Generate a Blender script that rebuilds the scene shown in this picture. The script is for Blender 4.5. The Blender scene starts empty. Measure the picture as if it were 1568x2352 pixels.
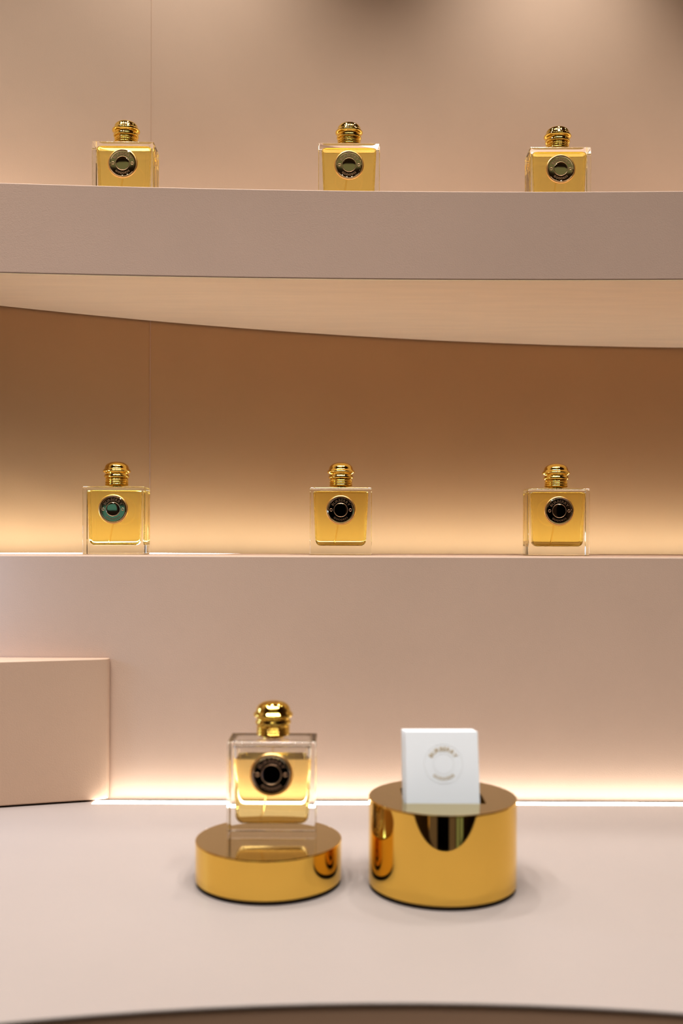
import bpy, bmesh, math, random
from mathutils import Matrix, Vector
random.seed(4)
SC = bpy.context.scene
COL = SC.collection
PI = math.pi
ZC = 1.2                      # camera height above the shop floor
ZCOUNTER = ZC - 0.284
ZSTEP = ZC - 0.0133
ZS0, ZS1 = ZC + 0.305, ZC + 0.408
YR = 1.108                    # front face of the step
ZCEIL = ZC + 1.95

# ------------------------------------------------------------------ materials
def mat(name):
    m = bpy.data.materials.new(name); m.use_nodes = True
    m.node_tree.nodes.clear()
    return m, m.node_tree.nodes, m.node_tree.links

def paint(name, col, rough=0.6, bump=0.12, scale=700, var=0.05, spec=0.3, streak=None):
    m, n, l = mat(name)
    out = n.new('ShaderNodeOutputMaterial'); b = n.new('ShaderNodeBsdfPrincipled')
    b.inputs['Roughness'].default_value = rough
    b.inputs['Specular IOR Level'].default_value = spec
    tc = n.new('ShaderNodeTexCoord')
    big = n.new('ShaderNodeTexNoise'); big.inputs['Scale'].default_value = 5; big.inputs['Detail'].default_value = 4
    src = tc.outputs['Object']
    if streak:
        mp = n.new('ShaderNodeMapping'); mp.inputs['Scale'].default_value = streak
        l.new(src, mp.inputs['Vector']); src = mp.outputs['Vector']
    l.new(src, big.inputs['Vector'])
    rp = n.new('ShaderNodeValToRGB')
    rp.color_ramp.elements[0].position = .3; rp.color_ramp.elements[1].position = .7
    rp.color_ramp.elements[0].color = (*[c * (1 - var) for c in col], 1)
    rp.color_ramp.elements[1].color = (*[min(1, c * (1 + var)) for c in col], 1)
    l.new(big.outputs['Fac'], rp.inputs['Fac']); l.new(rp.outputs['Color'], b.inputs['Base Color'])
    if bump:
        fine = n.new('ShaderNodeTexNoise'); fine.inputs['Scale'].default_value = scale; fine.inputs['Detail'].default_value = 3
        l.new(tc.outputs['Object'], fine.inputs['Vector'])
        bp = n.new('ShaderNodeBump'); bp.inputs['Strength'].default_value = bump; bp.inputs['Distance'].default_value = .0006
        l.new(fine.outputs['Fac'], bp.inputs['Height']); l.new(bp.outputs['Normal'], b.inputs['Normal'])
    l.new(b.outputs['BSDF'], out.inputs['Surface'])
    return m

def metal(name, col, rough=.04, bump=0):
    m, n, l = mat(name)
    out = n.new('ShaderNodeOutputMaterial'); b = n.new('ShaderNodeBsdfPrincipled')
    b.inputs['Metallic'].default_value = 1; b.inputs['Base Color'].default_value = (*col, 1)
    ns = n.new('ShaderNodeTexNoise'); ns.inputs['Scale'].default_value = 40
    tc = n.new('ShaderNodeTexCoord'); l.new(tc.outputs['Object'], ns.inputs['Vector'])
    mr = n.new('ShaderNodeMapRange'); mr.inputs['To Min'].default_value = rough * .7; mr.inputs['To Max'].default_value = rough * 1.4
    l.new(ns.outputs['Fac'], mr.inputs['Value']); l.new(mr.outputs['Result'], b.inputs['Roughness'])
    l.new(b.outputs['BSDF'], out.inputs['Surface'])
    return m

def glass(name, col, ior):
    m, n, l = mat(name)
    out = n.new('ShaderNodeOutputMaterial'); g = n.new('ShaderNodeBsdfGlass')
    g.inputs['Color'].default_value = (*col, 1); g.inputs['Roughness'].default_value = 0
    g.inputs['IOR'].default_value = ior
    l.new(g.outputs['BSDF'], out.inputs['Surface'])
    return m

def emit(name, col, s):
    m, n, l = mat(name)
    out = n.new('ShaderNodeOutputMaterial'); e = n.new('ShaderNodeEmission')
    e.inputs['Color'].default_value = (*col, 1); e.inputs['Strength'].default_value = s
    l.new(e.outputs['Emission'], out.inputs['Surface'])
    return m

M = {}
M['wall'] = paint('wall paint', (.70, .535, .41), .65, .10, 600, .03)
M['wall_low'] = paint('niche wall warm shade', (.62, .395, .205), .65, .10, 600, .03)  # warm shade and bounce light of the niche put into the colour
M['under'] = paint('underside glow tint', (.84, .67, .46), .5, .05, 300, .025, streak=(2, 14, 14))  # paler and yellower than the shelf: glow of the strip below painted in
M['shelf'] = paint('shelf paint', (.66, .505, .415), .55, .35, 760, .03)
M['step'] = paint('step paint', (.68, .525, .425), .55, .30, 760, .03)
M['counter'] = paint('counter paint', (.465, .408, .378), .5, .06, 420, .02)
M['block'] = paint('block paint', (.66, .49, .375), .55, .30, 760, .03)
M['panel'] = paint('counter front paint', (.70, .49, .35), .5, .1, 300, .05)
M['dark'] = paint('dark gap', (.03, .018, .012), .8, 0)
M['led_low'] = emit('counter light', (.95, .94, .89), 7.4)
M['led_mid'] = emit('step light', (.94, 1.06, 1.22), 7.9)
M['led_top'] = emit('shelf light', (1, .97, .90), 2.4)
M['gold'] = metal('polished gold cap', (.95, .73, .22), .05)
M['gold_ped'] = metal('polished gold plinth', (.87, .61, .165), .035)
M['gold_top'] = metal('brushed gold plinth top', (.69, .575, .31), .07)
M['bezel'] = metal('gold bezel', (1.0, .70, .34), .33)
M['medal'] = metal('dark mirror medallion', (.62, .58, .46), .05)
M['letter'] = metal('copper lettering', (.80, .56, .39), .36)
M['glass'] = glass('clear glass', (.997, .997, .99), 1.5)
M['liquid'] = glass('amber perfume', (1, .94, .60), 1.36 / 1.5)
M['liquid_l'] = glass('pale amber perfume', (1, .93, .67), 1.36 / 1.5)
M['liquid_top'] = glass('perfume surface', (1, .96, .74), 1.36)
M['tube'] = glass('dip tube plastic', (.99, .95, .85), 1.10)
M['card'] = paint('white card', (.93, .955, .98), .5, .02, 900, .01)
M['card_gold'] = paint('beige foil print', (.60, .51, .37), .35, 0, 1, .05)
M['card_blind'] = paint('blind emboss', (.82, .83, .83), .45, 0, 1, .01)
M['floor'] = paint('dark floor', (.09, .06, .045), .4, .05, 200, .1)
M['ceiling'] = paint('ceiling paint', (.34, .21, .10), .8, 0)
M['front'] = paint('front wall brown panelling', (.30, .20, .135), .6, 0, 1, .15, streak=(3, 3, .2))
M['black'] = paint('black stand-in board', (.006, .006, .006), .9, 0)  # stands in for the dark figure and dark room behind the camera
M['teal'] = emit('teal reflection glow', (.20, .44, .37), .85)  # unseen glow added to tint the left medallion's reflection
M['lit'] = emit('added reflection glow', (.34, .31, .16), 1.0)  # unseen glow added to brighten the reflections in the upper medallions
M['lit_brown'] = emit('added dim glow', (.24, .20, .28), .8)  # unseen glow added for the brown bands mirrored in the tall holder
M['lit_green'] = emit('added cool glow', (.40, .52, .60), .8)  # unseen glow added for the greenish bands mirrored in the tall holder
M['lamp'] = emit('warm lamp strip', (1, .66, .25), 1.2)
M['seam'] = paint('wall seam', (.69, .52, .395), .7, 0)
M['olive'] = paint('olive drape', (.12, .12, .055), .8, 0, 1, .4, streak=(9, 9, .2))

# ------------------------------------------------------------------ helpers
def link(name, me, m, parent=None):
    o = bpy.data.objects.new(name, me); COL.objects.link(o)
    for mm in (m if isinstance(m, (list, tuple)) else [m]):
        me.materials.append(mm)
    if parent: o.parent = parent
    return o

def build(name, bm, m, parent=None, sharp=35, smooth=True, weighted=False, bevel=0, recalc=True):
    if recalc: bmesh.ops.recalc_face_normals(bm, faces=bm.faces[:])
    me = bpy.data.meshes.new(name); bm.to_mesh(me); bm.free()
    if smooth:
        for p in me.polygons: p.use_smooth = True
        if not weighted and not bevel: me.set_sharp_from_angle(angle=math.radians(sharp))
    o = link(name, me, m, parent)
    if bevel:
        md = o.modifiers.new('edge', 'BEVEL'); md.width = bevel; md.segments = 3; md.limit_method = 'ANGLE'; md.angle_limit = math.radians(40)
    if weighted or bevel:
        w = o.modifiers.new('normals', 'WEIGHTED_NORMAL'); w.weight = 60
    return o

def thing(name, label, cat, loc=(0, 0, 0), rz=0, group=None):
    o = bpy.data.objects.new(name, None); COL.objects.link(o)
    o.empty_display_size = .02
    o.location = loc; o.rotation_euler = (0, 0, rz)
    return tag(o, label, cat, group)

def tag(o, label, cat, group=None):
    o['label'] = label; o['category'] = cat
    if group: o['group'] = group
    return o

def structure(o):
    o['kind'] = 'structure'; return o

def lathe(bm, prof, seg=72, mtx=None):
    rings = []
    for r, z in prof:
        if r < 1e-7:
            rings.append([bm.verts.new((0, 0, z))])
        else:
            rings.append([bm.verts.new((r * math.cos(2 * PI * k / seg), r * math.sin(2 * PI * k / seg), z)) for k in range(seg)])
    for a, b in zip(rings, rings[1:]):
        for k in range(seg):
            k2 = (k + 1) % seg
            if len(a) == 1: bm.faces.new((a[0], b[k2], b[k]))
            elif len(b) == 1: bm.faces.new((a[k], a[k2], b[0]))
            else: bm.faces.new((a[k], a[k2], b[k2], b[k]))
    if mtx is not None:
        vs = [v for r in rings for v in r]
        bmesh.ops.transform(bm, matrix=mtx, verts=vs)

def box_bm(x0, x1, y0, y1, z0, z1):
    bm = bmesh.new()
    bmesh.ops.create_cube(bm, size=1)
    for v in bm.verts:
        v.co = (x0 + (v.co.x + .5) * (x1 - x0), y0 + (v.co.y + .5) * (y1 - y0), z0 + (v.co.z + .5) * (z1 - z0))
    return bm

def rounded_box(x0, x1, y0, y1, z0, z1, r, seg=4):
    bm = box_bm(x0, x1, y0, y1, z0, z1)
    bmesh.ops.bevel(bm, geom=bm.edges[:], offset=r, segments=seg, profile=.5, affect='EDGES', clamp_overlap=True)
    return bm

def strip_bm(xs, yf, yb, z0, z1):
    """solid between two curves in plan; z may depend on x"""
    f0 = z0 if callable(z0) else (lambda x: z0)
    f1 = z1 if callable(z1) else (lambda x: z1)
    bm = bmesh.new(); cols = []
    for x in xs:
        cols.append([bm.verts.new((x, yf(x), f0(x))), bm.verts.new((x, yf(x), f1(x))),
                     bm.verts.new((x, yb(x), f1(x))), bm.verts.new((x, yb(x), f0(x)))])
    for a, b in zip(cols, cols[1:]):
        for k in range(4):
            k2 = (k + 1) % 4
            bm.faces.new((a[k], b[k], b[k2], a[k2]))
    bm.faces.new(cols[0][::-1]); bm.faces.new(cols[-1])
    return bm

def lin(a, b, n): return [a + (b - a) * k / n for k in range(n + 1)]

def wall_y(x): return math.sqrt(max(.01, 2.3 ** 2 - (x - .62) ** 2)) - .758
def shelf_y(x): return math.sqrt(6.5 ** 2 - (x - .16) ** 2) - 5.35
def counter_y(x): return math.sqrt(max(.001, 1.1 ** 2 - (x - .045) ** 2)) - .482

# ------------------------------------------------------------------ room
XL, XR, YF = -1.5, 2.6, -2.2
bm = bmesh.new()
xs = [.62 + 2.3 * math.sin(math.radians(a)) for a in lin(-67, 59.5, 80)]
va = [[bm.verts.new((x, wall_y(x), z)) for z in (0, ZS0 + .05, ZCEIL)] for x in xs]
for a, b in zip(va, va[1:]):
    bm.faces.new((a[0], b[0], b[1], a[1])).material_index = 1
    bm.faces.new((a[1], b[1], b[2], a[2])).material_index = 0
XL, XR = xs[0], xs[-1]
structure(build('wall_back', bm, [M['wall'], M['wall_low']], recalc=False))
def quad(name, pts, m):
    bm = bmesh.new(); bm.faces.new([bm.verts.new(p) for p in pts])
    return structure(build(name, bm, m, smooth=False, recalc=False))
quad('wall_left', [(XL, YF, 0), (XL, wall_y(XL), 0), (XL, wall_y(XL), ZCEIL), (XL, YF, ZCEIL)], M['front'])
quad('wall_right', [(XR, YF, 0), (XR, wall_y(XR), 0), (XR, wall_y(XR), ZCEIL), (XR, YF, ZCEIL)], M['front'])
quad('wall_front', [(XL, YF, 0), (XR, YF, 0), (XR, YF, ZCEIL), (XL, YF, ZCEIL)], M['front'])
quad('floor', [(XL, YF, 0), (XR, YF, 0), (XR, 1.7, 0), (XL, 1.7, 0)], M['floor'])
quad('ceiling', [(XL, YF, ZCEIL), (XR, YF, ZCEIL), (XR, 1.7, ZCEIL), (XL, 1.7, ZCEIL)], M['ceiling'])
# glowing and black panels, added to be reflected in the gold and the medallions
for k, (x0, x1, z0, z1, mm) in enumerate([(-.62, .30, .0, 1.75, 'black'), (-1.40, -.84, 1.315, 1.66, 'teal'), (.78, 2.0, .86, 1.75, 'black'),
                                          (-1.33, -.64, .02, .84, 'lit_brown'), (.32, .82, .02, .84, 'lit_brown'), (.92, 1.14, .02, .84, 'lit_green'), (1.24, 1.5, .02, .84, 'lit_green'),
                                          (-1.40, -1.36, .05, .7, 'lamp'), (-1.45, 2.0, 2.05, 3.0, 'lit')]):
    structure(build('trim_%d' % (k + 1), box_bm(x0, x1, YF + .004, YF + .03, z0 + .002, z1), M[mm], smooth=False))
xs_ = -.263
structure(build('trim_10', box_bm(xs_ - .0003, xs_ + .0003, wall_y(xs_) - .0006, wall_y(xs_) + .0004, .8, ZCEIL - .01), M['seam'], smooth=False))

# ------------------------------------------------------------------ built-in display
# counter
counter = thing('display_counter', 'wide pale pink display counter with concave front edge under the gold stands', 'counter', (0, 0, 0))
cx = sorted(lin(-.95, 1.05, 60) + [-.2727, -.2717])
build('counter_top', strip_bm(cx, counter_y, lambda x: min(1.086 if x > -.272 else YR - .0003, wall_y(x) - .004), ZCOUNTER - .003, ZCOUNTER), M['counter'], counter, bevel=.0012)
o = build('front_panel', strip_bm(cx, lambda x: counter_y(x) + .001, lambda x: min(1.080, wall_y(x) - .006), 0.001, ZCOUNTER - .0031), M['panel'], counter, sharp=30)
o['label'] = 'dark brown front panel below the counter edge'
o = build('light_strip', strip_bm(lin(-.2712, 1.04, 20), lambda x: 1.0866, lambda x: 1.1022, ZCOUNTER - .011, ZCOUNTER - .0003), M['led_low'], counter, smooth=False)
o['label'] = 'glowing white light strip'

build('gap_shade_fill', strip_bm(lin(-.2712, 1.04, 20), lambda x: 1.1024, lambda x: YR - .0002, ZCOUNTER - .011, ZCOUNTER - .0012), M['dark'], counter, smooth=False)  # dark filler that paints the thin line of shade in the gap

# step (riser with shelf on top)
step = thing('display_step', 'tall pink display step behind the counter carrying three bottles', 'display step', (0, 0, 0))
sx = lin(-.70, 1.30, 50)
build('step_body', strip_bm(sx, lambda x: YR, lambda x: wall_y(x) - (.072 if x > -.5 else .072 * max(.1, (x + .70) / .2)), .001, ZSTEP), M['step'], step, bevel=.0018)
def zled(x): return ZSTEP + .0008 - .0050 * min(1, max(0, (x + .28) / .55))
o = build('light_strip', strip_bm(lin(-.48, 1.28, 60), lambda x: wall_y(x) - .062, lambda x: wall_y(x) - .030,
                              lambda x: zled(x) - .006, zled), M['led_mid'], step, smooth=False)
o['label'] = 'glowing light strip in the slot at the back'
build('slot_bed', strip_bm(lin(-.48, 1.28, 60), lambda x: wall_y(x) - .0705, lambda x: wall_y(x) - .002, ZSTEP - .05, ZSTEP - .02), M['dark'], step, smooth=False)

# upper shelf
shelf = thing('display_shelf', 'thick curved pink shelf high on the wall holding the top row of bottles', 'shelf', (0, 0, 0))
build('shelf_body', strip_bm(lin(-.69, 1.45, 60), shelf_y, lambda x: wall_y(x) - .003, ZS0 + .0012, ZS1), M['shelf'], shelf, bevel=.0012)
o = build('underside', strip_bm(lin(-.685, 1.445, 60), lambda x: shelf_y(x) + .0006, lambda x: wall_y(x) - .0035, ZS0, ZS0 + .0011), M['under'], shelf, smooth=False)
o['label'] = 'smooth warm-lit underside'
o = build('light_strip', strip_bm(lin(-.60, 1.4, 50), lambda x: wall_y(x) - .05, lambda x: wall_y(x) - .025, ZS1 + .0002, ZS1 + .003), M['led_top'], shelf, smooth=False)

# block at the left
block = thing('display_block', 'low pink display block at the left end of the counter', 'display block', (0, 0, 0))
def block_y(x):
    t = -.266 - x
    return 1.0955 - .28 * t - .10 * t * t
bx = lin(-.66, -.266, 24)
pts = [(x, block_y(x)) for x in bx] + [(-.2595, 1.0985), (-.2572, 1.1015), (-.2565, YR - .001)]
back = [(-.66, YR - .001)]
def plan_bm(pts, z0, z1):
    bm = bmesh.new()
    lo = [bm.verts.new((x, y, z0)) for x, y in pts]; hi = [bm.verts.new((x, y, z1)) for x, y in pts]
    n = len(pts)
    for k in range(n):
        bm.faces.new((lo[k], lo[(k + 1) % n], hi[(k + 1) % n], hi[k]))
    bm.faces.new(lo[::-1]); bm.faces.new(hi)
    return bm
build('block_body', plan_bm(pts + back, ZCOUNTER + .0018, ZC - .127), M['block'], block, bevel=.0016)
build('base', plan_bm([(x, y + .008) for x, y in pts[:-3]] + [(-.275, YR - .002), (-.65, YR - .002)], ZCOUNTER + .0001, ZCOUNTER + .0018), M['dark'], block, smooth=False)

# ------------------------------------------------------------------ lettering
_glyph = {}
def glyph(ch):
    if ch not in _glyph:
        cu = bpy.data.curves.new('glyph', 'FONT'); cu.body = ch; cu.size = 1; cu.align_x = 'CENTER'
        cu.extrude = .09; cu.offset = .022; cu.resolution_u = 3
        ob = bpy.data.objects.new('glyph', cu); COL.objects.link(ob)
        bpy.context.view_layer.update()
        dg = bpy.context.evaluated_depsgraph_get()
        me = ob.evaluated_get(dg).to_mesh()
        vs = [v.co.copy() for v in me.vertices]; fs = [tuple(p.vertices) for p in me.polygons]
        ob.evaluated_get(dg).to_mesh_clear()
        bpy.data.objects.remove(ob); bpy.data.curves.remove(cu)
        w = max(v.x for v in vs) - min(v.x for v in vs)
        cxm = (max(v.x for v in vs) + min(v.x for v in vs)) / 2
        _glyph[ch] = ([Vector((v.x - cxm, v.y, v.z)) for v in vs], fs, w)
    return _glyph[ch]

def arc_text(text, radius, size, span, bottom=False, depth=1.0, widen=1.12):
    """letters on a circle in the XZ plane, facing -Y, centred on the origin"""
    bm = bmesh.new(); gl = [glyph(c) for c in text]
    ws = [g[2] * (.80 if c in 'YA' else 1.0) for g, c in zip(gl, text)]; gap = (span - sum(ws) * size * widen / radius) / (len(text) - 1)
    a = -span / 2
    for g, w_ in zip(gl, ws):
        wa = w_ * size * widen / radius; ac = a + wa / 2; a += wa + gap
        new = []
        for v in g[0]:
            u = v.x * size * widen; h = (v.y - .35) * size
            if not bottom:
                ang = ac; rr = radius + h
                p = (rr * math.sin(ang) + u * math.cos(ang), rr * math.cos(ang) - u * math.sin(ang))
            else:
                ang = ac; rr = radius - h
                p = (rr * math.sin(ang) + u * math.cos(ang), -rr * math.cos(ang) + u * math.sin(ang))
            new.append(bm.verts.new((p[0], -v.z * size * depth, p[1])))
        for f in g[1]:
            try: bm.faces.new([new[i] for i in f])
            except ValueError: pass
    return bm

def ring_bm(R, r, seg=56, sides=8, flat=1.0):
    bm = bmesh.new(); rs = []
    for k in range(seg):
        a = 2 * PI * k / seg
        rs.append([bm.verts.new(((R + r * math.cos(b)) * math.cos(a), r * math.sin(b) * flat, (R + r * math.cos(b)) * math.sin(a)))
                   for b in [2 * PI * j / sides for j in range(sides)]])
    for k in range(seg):
        A, B = rs[k], rs[(k + 1) % seg]
        for j in range(sides):
            bm.faces.new((A[j], A[(j + 1) % sides], B[(j + 1) % sides], B[j]))
    return bm

def shift(bm, d):
    bmesh.ops.translate(bm, verts=bm.verts[:], vec=d); return bm

# ------------------------------------------------------------------ perfume bottle
BW, BT, BH = .075, .039, .0822
TOFRONT = Matrix.Rotation(PI / 2, 4, 'X')      # lathe axis +z -> -y

def make_bottle(level=None, tube_end=(-.008, .0125), liquid='liquid'):
    root = thing('perfume_bottle', 'square perfume bottle', 'perfume bottle')
    # glass body ------------------------------------------------
    bm = rounded_box(-BW / 2, BW / 2, -BT / 2, BT / 2, 0, BH, .0014, 4)
    ix, iy, iz0, iz1, ir = .0336, .0140, .0112, .0778, .0058
    body_m = M['glass']
    cav = box_bm(-ix, ix, -iy, iy, iz0, iz1)
    vert = [e for e in cav.edges if abs(e.verts[0].co.z - e.verts[1].co.z) > .01]
    bmesh.ops.bevel(cav, geom=vert, offset=.0075, segments=7, profile=.5, affect='EDGES')
    low = [e for e in cav.edges if all(abs(v.co.z - iz0) < 1e-6 for v in e.verts)]
    bmesh.ops.bevel(cav, geom=low, offset=.0074, segments=8, profile=.5, affect='EDGES', clamp_overlap=True)
    top = [e for e in cav.edges if all(abs(v.co.z - iz1) < 1e-6 for v in e.verts)]
    bmesh.ops.bevel(cav, geom=top, offset=.0024, segments=5, profile=.5, affect='EDGES', clamp_overlap=True)
    for v in cav.verts:                          # side walls draw in a little towards the base
        t = (v.co.z - iz0) / (iz1 - iz0)
        v.co.x *= .925 + .078 * max(0, t) ** 2
    bmesh.ops.recalc_face_normals(cav, faces=cav.faces[:])
    if level is None:
        liq = cav
        g = build('glass_body', bm, body_m, root, weighted=True)
        build('liquid', liq, M[liquid], root, weighted=True, recalc=False)
    else:
        up = cav.copy()
        geom = cav.verts[:] + cav.edges[:] + cav.faces[:]
        r = bmesh.ops.bisect_plane(cav, geom=geom, plane_co=(0, 0, level), plane_no=(0, 0, 1), clear_outer=True)
        edges = [e for e in r['geom_cut'] if isinstance(e, bmesh.types.BMEdge)]
        # surface of the liquid
        nf = bmesh.ops.edgeloop_fill(cav, edges=edges)['faces']
        for f in nf:
            f.material_index = 1
            if f.normal.z < 0: f.normal_flip()
        build('liquid', cav, [M[liquid], M['liquid_top']], root, sharp=40, recalc=False)
        geom = up.verts[:] + up.edges[:] + up.faces[:]
        bmesh.ops.bisect_plane(up, geom=geom, plane_co=(0, 0, level), plane_no=(0, 0, 1), clear_inner=True)
        bmesh.ops.reverse_faces(up, faces=up.faces[:])
        me = bpy.data.meshes.new('tmp'); up.to_mesh(me); up.free()
        bmesh.ops.recalc_face_normals(bm, faces=bm.faces[:])
        bm.from_mesh(me); bpy.data.meshes.remove(me)
        build('glass_body', bm, body_m, root, weighted=True, recalc=False)
    # neck and collar -------------------------------------------
    bm = bmesh.new()
    lathe(bm, [(0, .0003), (.0092, .0003), (.0092, .0016), (.0126, .0019), (.0137, .0024), (.0143, .0033), (.0143, .0040), (.0138, .0047),
               (.0134, .0050), (.0139, .0055), (.0143, .0062), (.0143, .0067), (.0138, .0073), (.0134, .0076), (.0139, .0081),
               (.0143, .0088), (.0143, .0093), (.0138, .0099), (.0133, .0102), (.0133, .0112), (0, .0112)])
    build('collar', shift(bm, (0, 0, BH)), M['gold'], root, sharp=40)
    # cap ---------------------------------------------------------
    prof = [(0, .0113), (.0140, .0113), (.0148, .0118), (.01525, .0127), (.01535, .0136), (.0150, .0146), (.0144, .0155), (.01405, .0162), (.0140, .0167),
            (.0145, .0172), (.0156, .0178), (.0165, .0186), (.01695, .0195), (.01695, .0202), (.0166, .0209), (.0159, .0217), (.0152, .0224), (.0147, .0231)]
    for k in range(1, 15):
        a = k / 14 * PI / 2
        prof.append((.0146 * math.cos(a) ** .85 if k < 14 else 0, .0226 + .0090 * math.sin(a) ** .88))
    bm = bmesh.new(); lathe(bm, prof)
    build('cap', shift(bm, (0, 0, BH)), M['gold'], root, sharp=60)
    # medallion ---------------------------------------------------
    zc = .0546; yf = -BT / 2
    bm = bmesh.new()
    lathe(bm, [(0, .0002), (.0157, .0002), (.0160, .0006), (.0160, .0018), (.0156, .0021), (.0149, .0020), (.0145, .0015),
               (.0089, .0013), (.0086, .0013), (0, .0013)], 80, TOFRONT)
    med = build('medallion', shift(bm, (0, yf, zc)), M['medal'], root, sharp=18)
    med['label'] = 'round mirror-dark medallion with raised lettering'
    bm = bmesh.new()
    lathe(bm, [(.0161, .0001), (.0161, .0013), (.0166, .0016), (.0174, .0012), (.0180, .0005), (.0181, .0001), (.0161, .0001)], 80, TOFRONT)
    build('bezel', shift(bm, (0, yf, zc)), M['bezel'], root, sharp=60)
    y0 = yf - .0015
    build('lettering', shift(arc_text('BURBERRY', .0117, .0044, 2.15), (0, y0, zc)), M['letter'], med, smooth=False)
    build('lettering', shift(arc_text('GODDESS', .0119, .0033, 1.52, True), (0, y0, zc)), M['letter'], med, smooth=False)
    for s in (-1, 1):
        build('rivet_ring', shift(ring_bm(.0015, .0004, 24, 6), (s * .0117, y0, zc)), M['letter'], med, sharp=80)
    build('center_ring', shift(ring_bm(.0084, .00032, 64, 6), (0, y0 + .0001, zc)), M['letter'], med, sharp=80)
    bm = bmesh.new(); lathe(bm, [(.0080, .0012), (.0080, .0014), (.0078, .0015), (.0076, .00152), (.0050, .00158), (.0025, .00162), (0, .00163)], 64, TOFRONT)
    build('center_button', shift(bm, (0, yf, zc)), M['medal'], med, sharp=18)
    # dip tube ----------------------------------------------------
    bm = bmesh.new(); rs = []; n = 22
    for k in range(n + 1):
        t = k / n
        z = iz1 - .002 + (tube_end[1] - iz1 + .002) * t
        x = tube_end[0] * t ** 1.6; y = .002 * math.sin(t * PI)
        rs.append([bm.verts.new((x + .0010 * math.cos(a), y + .0010 * math.sin(a), z)) for a in [2 * PI * j / 10 for j in range(10)]])
    for A, B in zip(rs, rs[1:]):
        for j in range(10): bm.faces.new((A[j], A[(j + 1) % 10], B[(j + 1) % 10], B[j]))
    bm.faces.new(rs[0]); bm.faces.new(rs[-1][::-1])
    build('dip_tube', bm, M['tube'], root, sharp=60)
    return root

def copy_tree(o, parent=None):
    c = o.copy(); COL.objects.link(c)
    if parent: c.parent = parent
    for ch in list(o.children): copy_tree(ch, c)
    return c

def place(o, x, yfront, z, rz, label, group):
    rz = math.radians(rz)
    o.location = (x - math.sin(rz) * BT / 2, yfront + math.cos(rz) * BT / 2, z)
    o.rotation_euler = (0, 0, rz)
    o['label'] = label; o['group'] = group
    return o

proto = make_bottle()
G1 = 'perfume bottles on the upper shelf'; G2 = 'perfume bottles on the display step'
E = .0002
rows = [(-.268, 1.213, ZS1 + E, .8, 'amber perfume bottle on the upper shelf, the left one of three', G1),
        (.0076, 1.216, ZS1 + E, 0, 'amber perfume bottle on the upper shelf, the middle one of three', G1),
        (.268, 1.226, ZS1 + E, -.8, 'amber perfume bottle on the upper shelf, the right one of three', G1),
        (-.277, 1.208, ZSTEP + E, .5, 'amber perfume bottle with teal-shining medallion on the lower step, left of three', G2),
        (-.001, 1.208, ZSTEP + E, 0, 'amber perfume bottle with black medallion on the lower step, middle of three', G2),
        (.265, 1.214, ZSTEP + E, -1.0, 'amber perfume bottle with black medallion on the lower step, right of three', G2)]
for k, (x, y, z, rz, lab, g) in enumerate(rows):
    o = proto if k == 0 else copy_tree(proto)
    place(o, x, y, z, rz, lab, g)
fg = make_bottle(level=.0665, tube_end=(-.010, .0125), liquid='liquid_l')
fg.location = (-.0582, .8375 + BT / 2, ZCOUNTER + .0357 - .00012)
fg['label'] = 'partly filled perfume bottle standing on the low round gold stand'

# ------------------------------------------------------------------ gold stands
RP = .0615
def disc_body(h, z0):
    return [(0, z0), (RP - .0006, z0), (RP, z0 + .0006), (RP, z0 + .0012), (RP, h - .0014), (RP, h - .0007), (RP - .0002, h - .0002), (RP - .0007, h)]

ped = thing('display_stand', 'low round polished gold stand under the front perfume bottle', 'display stand', (-.0606, .842, ZCOUNTER))
bm = bmesh.new(); lathe(bm, disc_body(.0357, .003), 160)
build('side', bm, M['gold_ped'], ped, sharp=30)
bm = bmesh.new(); lathe(bm, [(RP - .0007, .0357), (0, .0357)], 160)
o = build('top', bm, M['gold_top'], ped, recalc=False); o['label'] = 'satin gold top face'
for p in o.data.polygons: pass
bm = bmesh.new(); lathe(bm, [(0, .0001), (RP - .0010, .0001), (RP - .0010, .003), (0, .003)], 96)
build('foot_pad', bm, M['dark'], ped)

hold = thing('card_holder', 'tall round polished gold holder with a slot for white cards', 'card holder', (.085, .832, ZCOUNTER))
H2 = .074
bm = bmesh.new(); lathe(bm, disc_body(H2, .003), 160)
build('side', bm, M['gold_ped'], hold, sharp=30)
sx0, sx1, sy0, sy1 = -.0337, .0330, -.0250, .0260
bm = bmesh.new()
n = 160
circ = [bm.verts.new(((RP - .0007) * math.cos(2 * PI * k / n), (RP - .0007) * math.sin(2 * PI * k / n), H2)) for k in range(n)]
rect = [bm.verts.new(p) for p in ((sx0, sy0, H2), (sx1, sy0, H2), (sx1, sy1, H2), (sx0, sy1, H2))]
ed = [bm.edges.new((circ[k], circ[(k + 1) % n])) for k in range(n)] + [bm.edges.new((rect[k], rect[(k + 1) % 4])) for k in range(4)]
bmesh.ops.triangle_fill(bm, use_beauty=True, use_dissolve=False, edges=ed)
o = build('top', bm, M['gold_top'], hold, smooth=False); o['label'] = 'satin gold top face with rectangular slot'
bm = bmesh.new()
a = [bm.verts.new((x, y, H2)) for x, y in ((sx0, sy0), (sx1, sy0), (sx1, sy1), (sx0, sy1))]
b = [bm.verts.new((x, y, H2 - .035)) for x, y in ((sx0, sy0), (sx1, sy0), (sx1, sy1), (sx0, sy1))]
for k in range(4): bm.faces.new((a[k], b[k], b[(k + 1) % 4], a[(k + 1) % 4]))
bm.faces.new(b)
o = build('slot', bm, M['gold_ped'], hold, smooth=False, recalc=False); o['label'] = 'dark rectangular slot'
bm = bmesh.new(); lathe(bm, [(0, .0001), (RP - .0010, .0001), (RP - .0010, .003), (0, .003)], 96)
build('foot_pad', bm, M['dark'], hold)

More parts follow.
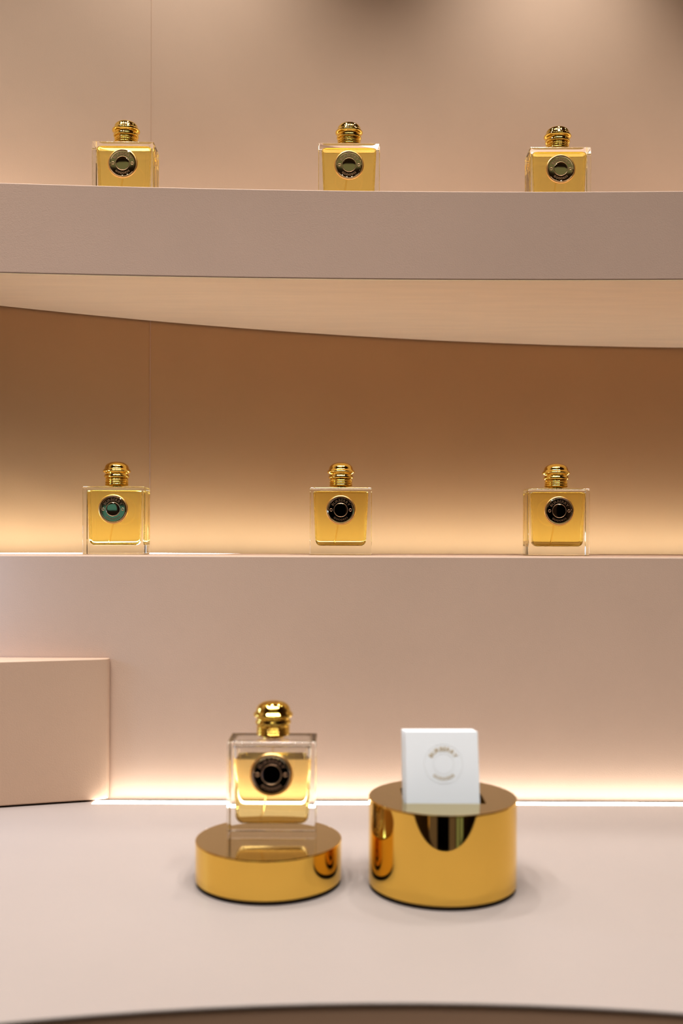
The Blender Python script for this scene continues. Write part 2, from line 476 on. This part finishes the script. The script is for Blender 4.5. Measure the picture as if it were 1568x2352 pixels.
# ------------------------------------------------------------------ white cards leaning in the slot
CW, CH, CT = .0603, .092, .0036
LEAN = math.radians(14.5)
def make_card():
    bm = rounded_box(-CW / 2, CW / 2, 0, CT, 0, CH, .0004, 2)
    return build('scent_card', bm, M['card'], weighted=True)
zb = ZCOUNTER + H2 - .0345
top_front_y = .8095
for k in range(4):
    if k == 0:
        card = make_card(); first = card
    else:
        card = first.copy(); COL.objects.link(card)
    # pivot at the bottom front edge of the front card, the others behind it along the card normal
    yb = top_front_y - .0345 * math.tan(LEAN)
    off = k * (CT + .0001)
    lift = 0.0
    card.location = (.0835 - .0006 * k - (.0004 if k > 1 else 0), yb + off / math.cos(LEAN), zb + CT * math.sin(LEAN) + .0)
    card.rotation_euler = (-LEAN, 0, math.radians(1.0))
    tag(card, ['front white scent card with beige round lettering in the tall gold holder',
               'white scent card second from the front in the gold holder',
               'white scent card third from the front in the gold holder',
               'rearmost white scent card in the gold holder'][k], 'card', 'white scent cards in the gold holder')
zc = .0345 / math.cos(LEAN) + .0303
# (the print belongs to the front card only)
for t, r, s, sp, bt in (('BURBERRY', .0119, .0048, 2.2, False), ('GODDESS', .0121, .0035, 1.5, True)):
    o = build('lettering', shift(arc_text(t, r, s, sp, bt, depth=.35), (.001, -.00003, zc)), M['card_gold'], first, smooth=False)
    o['label'] = 'beige foil lettering'
build('embossed_ring', shift(ring_bm(.0158, .00018, 80, 6, 1), (.001, -.00002, zc)), M['card_blind'], first, sharp=80)
build('embossed_ring', shift(ring_bm(.0084, .00018, 64, 6, 1), (.001, -.00002, zc)), M['card_blind'], first, sharp=80)

# ------------------------------------------------------------------ lights
def spot(x, y, z, aim, power, angle, blend=1, radius=.03, col=(1, .93, .84)):
    d = bpy.data.lights.new('downlight', 'SPOT'); d.energy = power; d.spot_size = math.radians(angle); d.spot_blend = blend
    d.shadow_soft_size = radius; d.color = col
    o = bpy.data.objects.new('downlight', d); COL.objects.link(o); o.location = (x, y, z)
    o.rotation_euler = (Vector(aim) - Vector((x, y, z))).to_track_quat('-Z', 'Y').to_euler()
    return o
# wall washers over the top of the niche
for x in (-.66, -.158, .345, .85):
    y = wall_y(x) - .20
    spot(x, y, ZC + 1.16, (x, y + .06, ZC), 14.5, 94, 1, .03, (1, 1, .99))
# ceiling downlights of the shop above and in front of the display
for x in (-.95, -.58, -.19, .17, .55, .92):
    for y in (-.10, .18, .45):
        spot(x, y, ZCEIL - .05, (x * .9, y + .2, ZC - .3), 15.2, 84, .75, .05, (1, .985, .97))
for x in (-.9, -.4, -.1, .2, .75):
    for y in (-1.3, -.6):
        spot(x + .07 * math.sin(9 * x + y), y, ZCEIL - .05, (x, y, 0), 2.5, 120, .6, .03, (1, .97, .94))
# cool light that comes from the left along the top of the block
d = bpy.data.lights.new('cool_light', 'AREA'); d.energy = .55; d.size = .10; d.color = (.34, .60, 1)
o = bpy.data.objects.new('cool_light', d); COL.objects.link(o); o.location = (-.60, 1.00, ZC - .02)
o.rotation_euler = (Vector((-.36, 1.108, ZC - .11)) - Vector(o.location)).to_track_quat('-Z', 'Y').to_euler()

w = bpy.data.worlds.new('world'); SC.world = w; w.use_nodes = True
w.node_tree.nodes['Background'].inputs[0].default_value = (.9, .8, .7, 1)
w.node_tree.nodes['Background'].inputs[1].default_value = .05

# ------------------------------------------------------------------ camera
cam = bpy.data.cameras.new('camera'); co = bpy.data.objects.new('camera', cam); COL.objects.link(co)
cam.sensor_width = 36; cam.lens = 36 * 2287 / 2352
cam.shift_y = 74 / 2352
cam.clip_start = .01
co.matrix_world = Matrix.Translation((0, 0, ZC)) @ Matrix.Rotation(PI / 2, 4, 'X') @ Matrix.Rotation(.0035, 4, 'Z')
cam.dof.use_dof = True; cam.dof.focus_distance = 1.21; cam.dof.aperture_fstop = 4.0
SC.camera = co

# ------------------------------------------------------------------ render look
SC.view_settings.view_transform = 'Standard'
SC.view_settings.look = 'None'
SC.view_settings.exposure = 0
SC.view_settings.gamma = .75
c = SC.cycles
c.max_bounces = 24; c.transmission_bounces = 24; c.glossy_bounces = 10; c.diffuse_bounces = 6; c.transparent_max_bounces = 8
c.caustics_reflective = False; c.caustics_refractive = True
c.blur_glossy = .6
c.sample_clamp_indirect = 6
c.use_denoising = True
try: c.denoiser = 'OPENIMAGEDENOISE'
except Exception: pass
